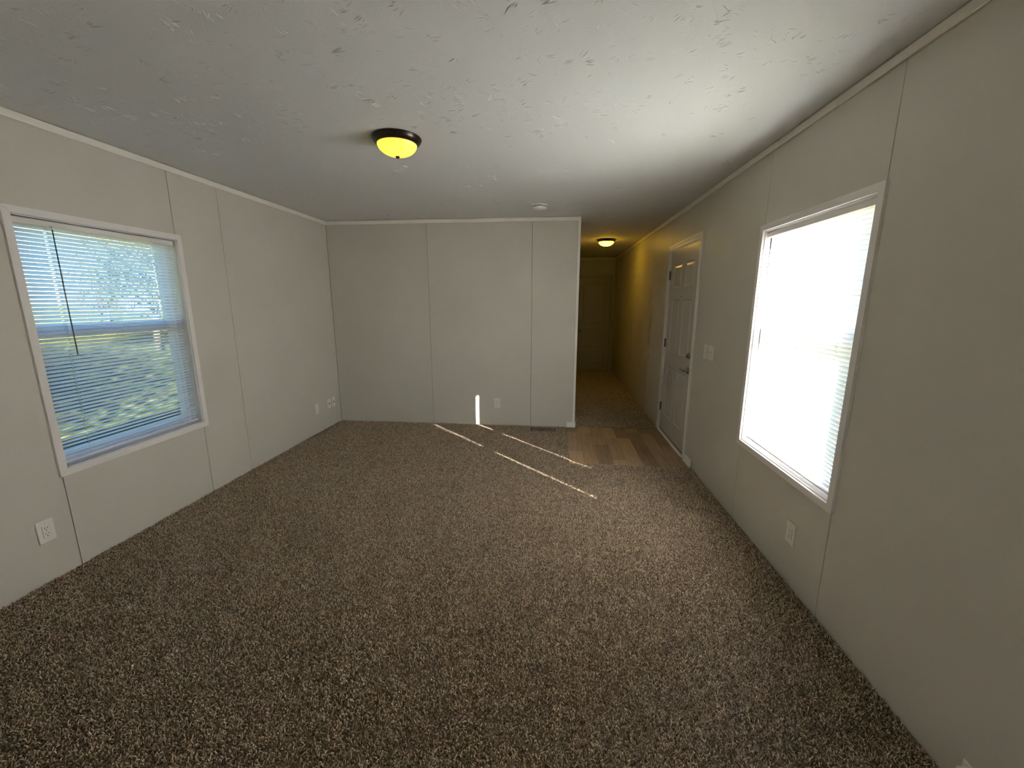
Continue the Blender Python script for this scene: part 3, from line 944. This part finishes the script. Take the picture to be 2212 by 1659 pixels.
outlet((0.0, 1.748, 0.292), 0, 'white outlet on the left wall below and before the window')
outlet((W, 2.14, 0.290), math.pi, 'white outlet on the right wall under the window')
outlet((2.033, D, 0.288), -math.pi / 2, 'white outlet on the back wall beside the sun streak')
# blank plate and two jack plates near the left corner
root = wall_thing('blank_plate', (0, 4.333, 0.293), 0, 'blank white cover plate on the left wall beside the jack plate', 'cover plate')
plate(root, 0.074, 0.122)
MB().box(0.0055, 0.0068, -.024, .024, -.046, .046, .001).obj('blank_cover', M['plate'], root)
for q, lab in ((4.597, 'white jack plate with one dark hole, the left of the pair by the corner'), (4.700, 'white jack plate with one dark hole, nearest the back corner')):
    root = wall_thing('jack_plate', (0, q, 0.292), 0, lab, 'jack plate', 'jack plates by the back left corner')
    plate(root, 0.070, 0.118)
    T = Matrix.Translation((0.0055, 0, 0)) @ Matrix.Rotation(math.pi / 2, 4, 'Y')
    MB().lathe([(0.0095, 0), (0.0095, .002), (0.008, .003)], 14, T).obj('jack_collar', M['hinge'], root)
    MB().lathe([(0.0075, .003), (0.0075, .0035)], 12, T).obj('jack_hole', M['hole'], root)
    for z in (0.046, -0.046):
        T = Matrix.Translation((0.0055, 0, z)) @ Matrix.Rotation(math.pi / 2, 4, 'Y')
        MB().lathe([(0.003, 0), (0.0026, .0008)], 10, T).obj('screw', M['plate'], root)
# switches
def switch(loc, wdt, n, label):
    root = wall_thing('light_switch', loc, math.pi, label, 'light switch', 'light switches beside the entry door')
    plate(root, wdt, 0.118)
    for k in range(n):
        y = (k - (n - 1) / 2) * 0.046
        fr = MB().box(0.0052, 0.0062, y - .0055, y + .0055, -.013, .013, .0006).obj('toggle_collar', M['plate'], root)
        tg = MB().box(0.0055, 0.017, y - .0035, y + .0035, 0.000, .011, .0015).obj('toggle', M['plate'], root)
switch((W, 3.612, 1.098), 0.074, 1, 'single white light switch nearest the entry door')
switch((W, 3.492, 1.098), 0.116, 2, 'double white light switch further from the entry door')
# round knob bumper
T = Matrix.Rotation(math.pi / 2, 4, 'Y')
root = wall_thing('wall_bumper', (W, 5.644, 0.866), math.pi, 'round white doorknob bumper disc on the hall wall', 'wall bumper')
MB().lathe([(0.064, 0), (0.064, .003), (0.056, .006), (0.045, .004), (0.004, .003)], 32, T).obj('disc', M['plate'], root)
MB().lathe([(0.010, .003), (0.009, .005)], 12, T).obj('center_cap', M['plate'], root)
# cable box low on right wall at frame corner
root = wall_thing('wall_box', (W, 1.02, 0.001), math.pi, 'small cream box low on the right wall at the bottom corner', 'wall box')
MB().box(0, 0.036, -.12, .125, 0.003, 0.112, .008).obj('cover', M['batten'], root)
MB().box(0, 0.004, -.13, .135, 0.002, 0.122, .002).obj('back_plate', M['batten'], root)

# ------------------------------------------------------------------ floor register
root = tag(empty('floor_register', (2.605, 4.72, 0)), 'brown metal floor register in the carpet at the back wall', 'floor vent')
mb = MB(); x0, x1, y0, y1 = -.150, .150, -.065, .058
mb.box(x0, x1, y0, y0 + .013, .004, .0145, .002).box(x0, x1, y1 - .013, y1, .004, .0145, .002)
mb.box(x0, x0 + .02, y0 + .018, y1 - .018, .004, .0145, .002).box(x1 - .02, x1, y0 + .018, y1 - .018, .004, .0145, .002)
mb.box(-.008, .008, y0 + .018, y1 - .018, .004, .0145, .002)
mb.obj('frame', M['register'], root)
MB().box(x0 + .01, x1 - .01, y0 + .01, y1 - .01, .003, .005).obj('duct_opening', M['hole'], root)
vm = MB().box(-.0013, .0013, y0 + .016, y1 - .016, .006, .013).mesh('vane', M['rubber'])
for s in (-1, 1):
    for k in range(9):
        link('vane', vm, root, (s * (0.019 + k * 0.0125), 0, 0))

# ------------------------------------------------------------------ outside
mb = MB().box(-260, 120, -120, 300, -0.95, -0.80)
struct(mb.obj('ground', M['lawn']), 'sunlit yellow green lawn outside the left window', 'lawn')

def build_tree(root, h, cr, seed, nl, leaf='leaf', ls=1.0, zlo=.28, zmin=0.0):
    r = random.Random(seed)
    tr = MB()
    tr.tube([(0, 0, -.1), (.05, .02, h * .25), (-.03, .05, h * .5), (.04, 0, h * .75)], [.22, .17, .12, .05], 10)
    cl = []
    for k in range(26):
        a = r.uniform(0, 6.283); z = h * r.uniform(zlo, .95)
        rad = cr * math.sqrt(max(.05, 1 - ((z / h - .58) / .48) ** 2)) * r.uniform(.45, 1)
        p = (rad * math.cos(a), rad * math.sin(a), z)
        cl.append(p)
        z0 = max(h * .2, z - rad * .7)
        tr.tube([(0, 0, min(z0, h * .72)), (p[0] * .5, p[1] * .5, (z0 + z) / 2), p], [.07, .045, .015], 6)
    tr.obj('trunk', M['bark'], root)
    vs = []; fs = []; tone = []
    for k in range(nl):
        c = r.choice(cl); s = cr * .33
        p = Vector((c[0] + r.gauss(0, s), c[1] + r.gauss(0, s), c[2] + r.gauss(0, s * .8)))
        p.z = max(p.z, zmin + .3 * r.random())
        q = Matrix.Rotation(r.uniform(0, 6.28), 3, 'Z') @ Matrix.Rotation(r.uniform(0, 3.14), 3, 'X')
        L = r.uniform(.07, .13) * ls
        o = len(vs)
        for d in ((0, -L, 0), (L * .5, 0, L * .1), (0, L, 0), (-L * .5, 0, L * .1)):
            vs.append(tuple(p + q @ Vector(d)))
        fs.append((o, o + 1, o + 2, o + 3)); t = r.random(); tone += [t] * 4
    me = bpy.data.meshes.new('foliage'); me.from_pydata(vs, [], fs)
    me.attributes.new('tone', 'FLOAT', 'POINT').data.foreach_set('value', tone)
    me.materials.append(M[leaf])
    fo = link('foliage', me, root); fo['kind'] = 'stuff'
t1 = tag(empty('tree', (-16.6, 18.3, -.8)), 'green and yellow tree seen through the right side of the left window', 'tree')
build_tree(t1, 7.6, 1.75, 3, 9000)
t2 = tag(empty('tree', (-2.4, -4.35, -.8)), 'tall tree beside the home that shades the lawn', 'tree')
build_tree(t2, 12.5, 5.0, 8, 26000, 'leaf', 1.5, .45, 4.9)
t3 = tag(empty('tree', (-50.95, 45.1, -.8)), 'small red brown tree far across the lawn beside the pole', 'tree')
build_tree(t3, 5.4, .85, 5, 2500, 'leaf_red', 1.8)
pr_ = tag(empty('utility_pole', (-44.2, 37.4, -.8)), 'dark slim utility pole far across the lawn', 'pole')
MB().tube([(0, 0, -.2), (0, 0, 8.0)], [.14, .09], 10).obj('post', M['bark'], pr_)
MB().box(-.9, .9, -.05, .05, 7.2, 7.35, .01).obj('crossarm', M['bark'], pr_)

root = tag(empty('house', (-109, 103.5, -.8), math.radians(48)), 'white house on the horizon seen through the left window', 'house')
MB().box(-3.6, 3.6, -3, 3, 0, 2.9).obj('wall', M['shedwhite'], root)
MB().add([(-3.8, -3.2, 2.9), (3.8, -3.2, 2.9), (3.8, 3.2, 2.9), (-3.8, 3.2, 2.9), (-3.8, 0, 3.9), (3.8, 0, 3.9)],
         [(0, 3, 2, 1), (0, 1, 5, 4), (2, 3, 4, 5), (0, 4, 3), (1, 2, 5)]).obj('roof', M['siding'], root)
MB().box(-.5, .5, -3.04, -3, 0, 2.1).obj('door_leaf', M['siding'], root)
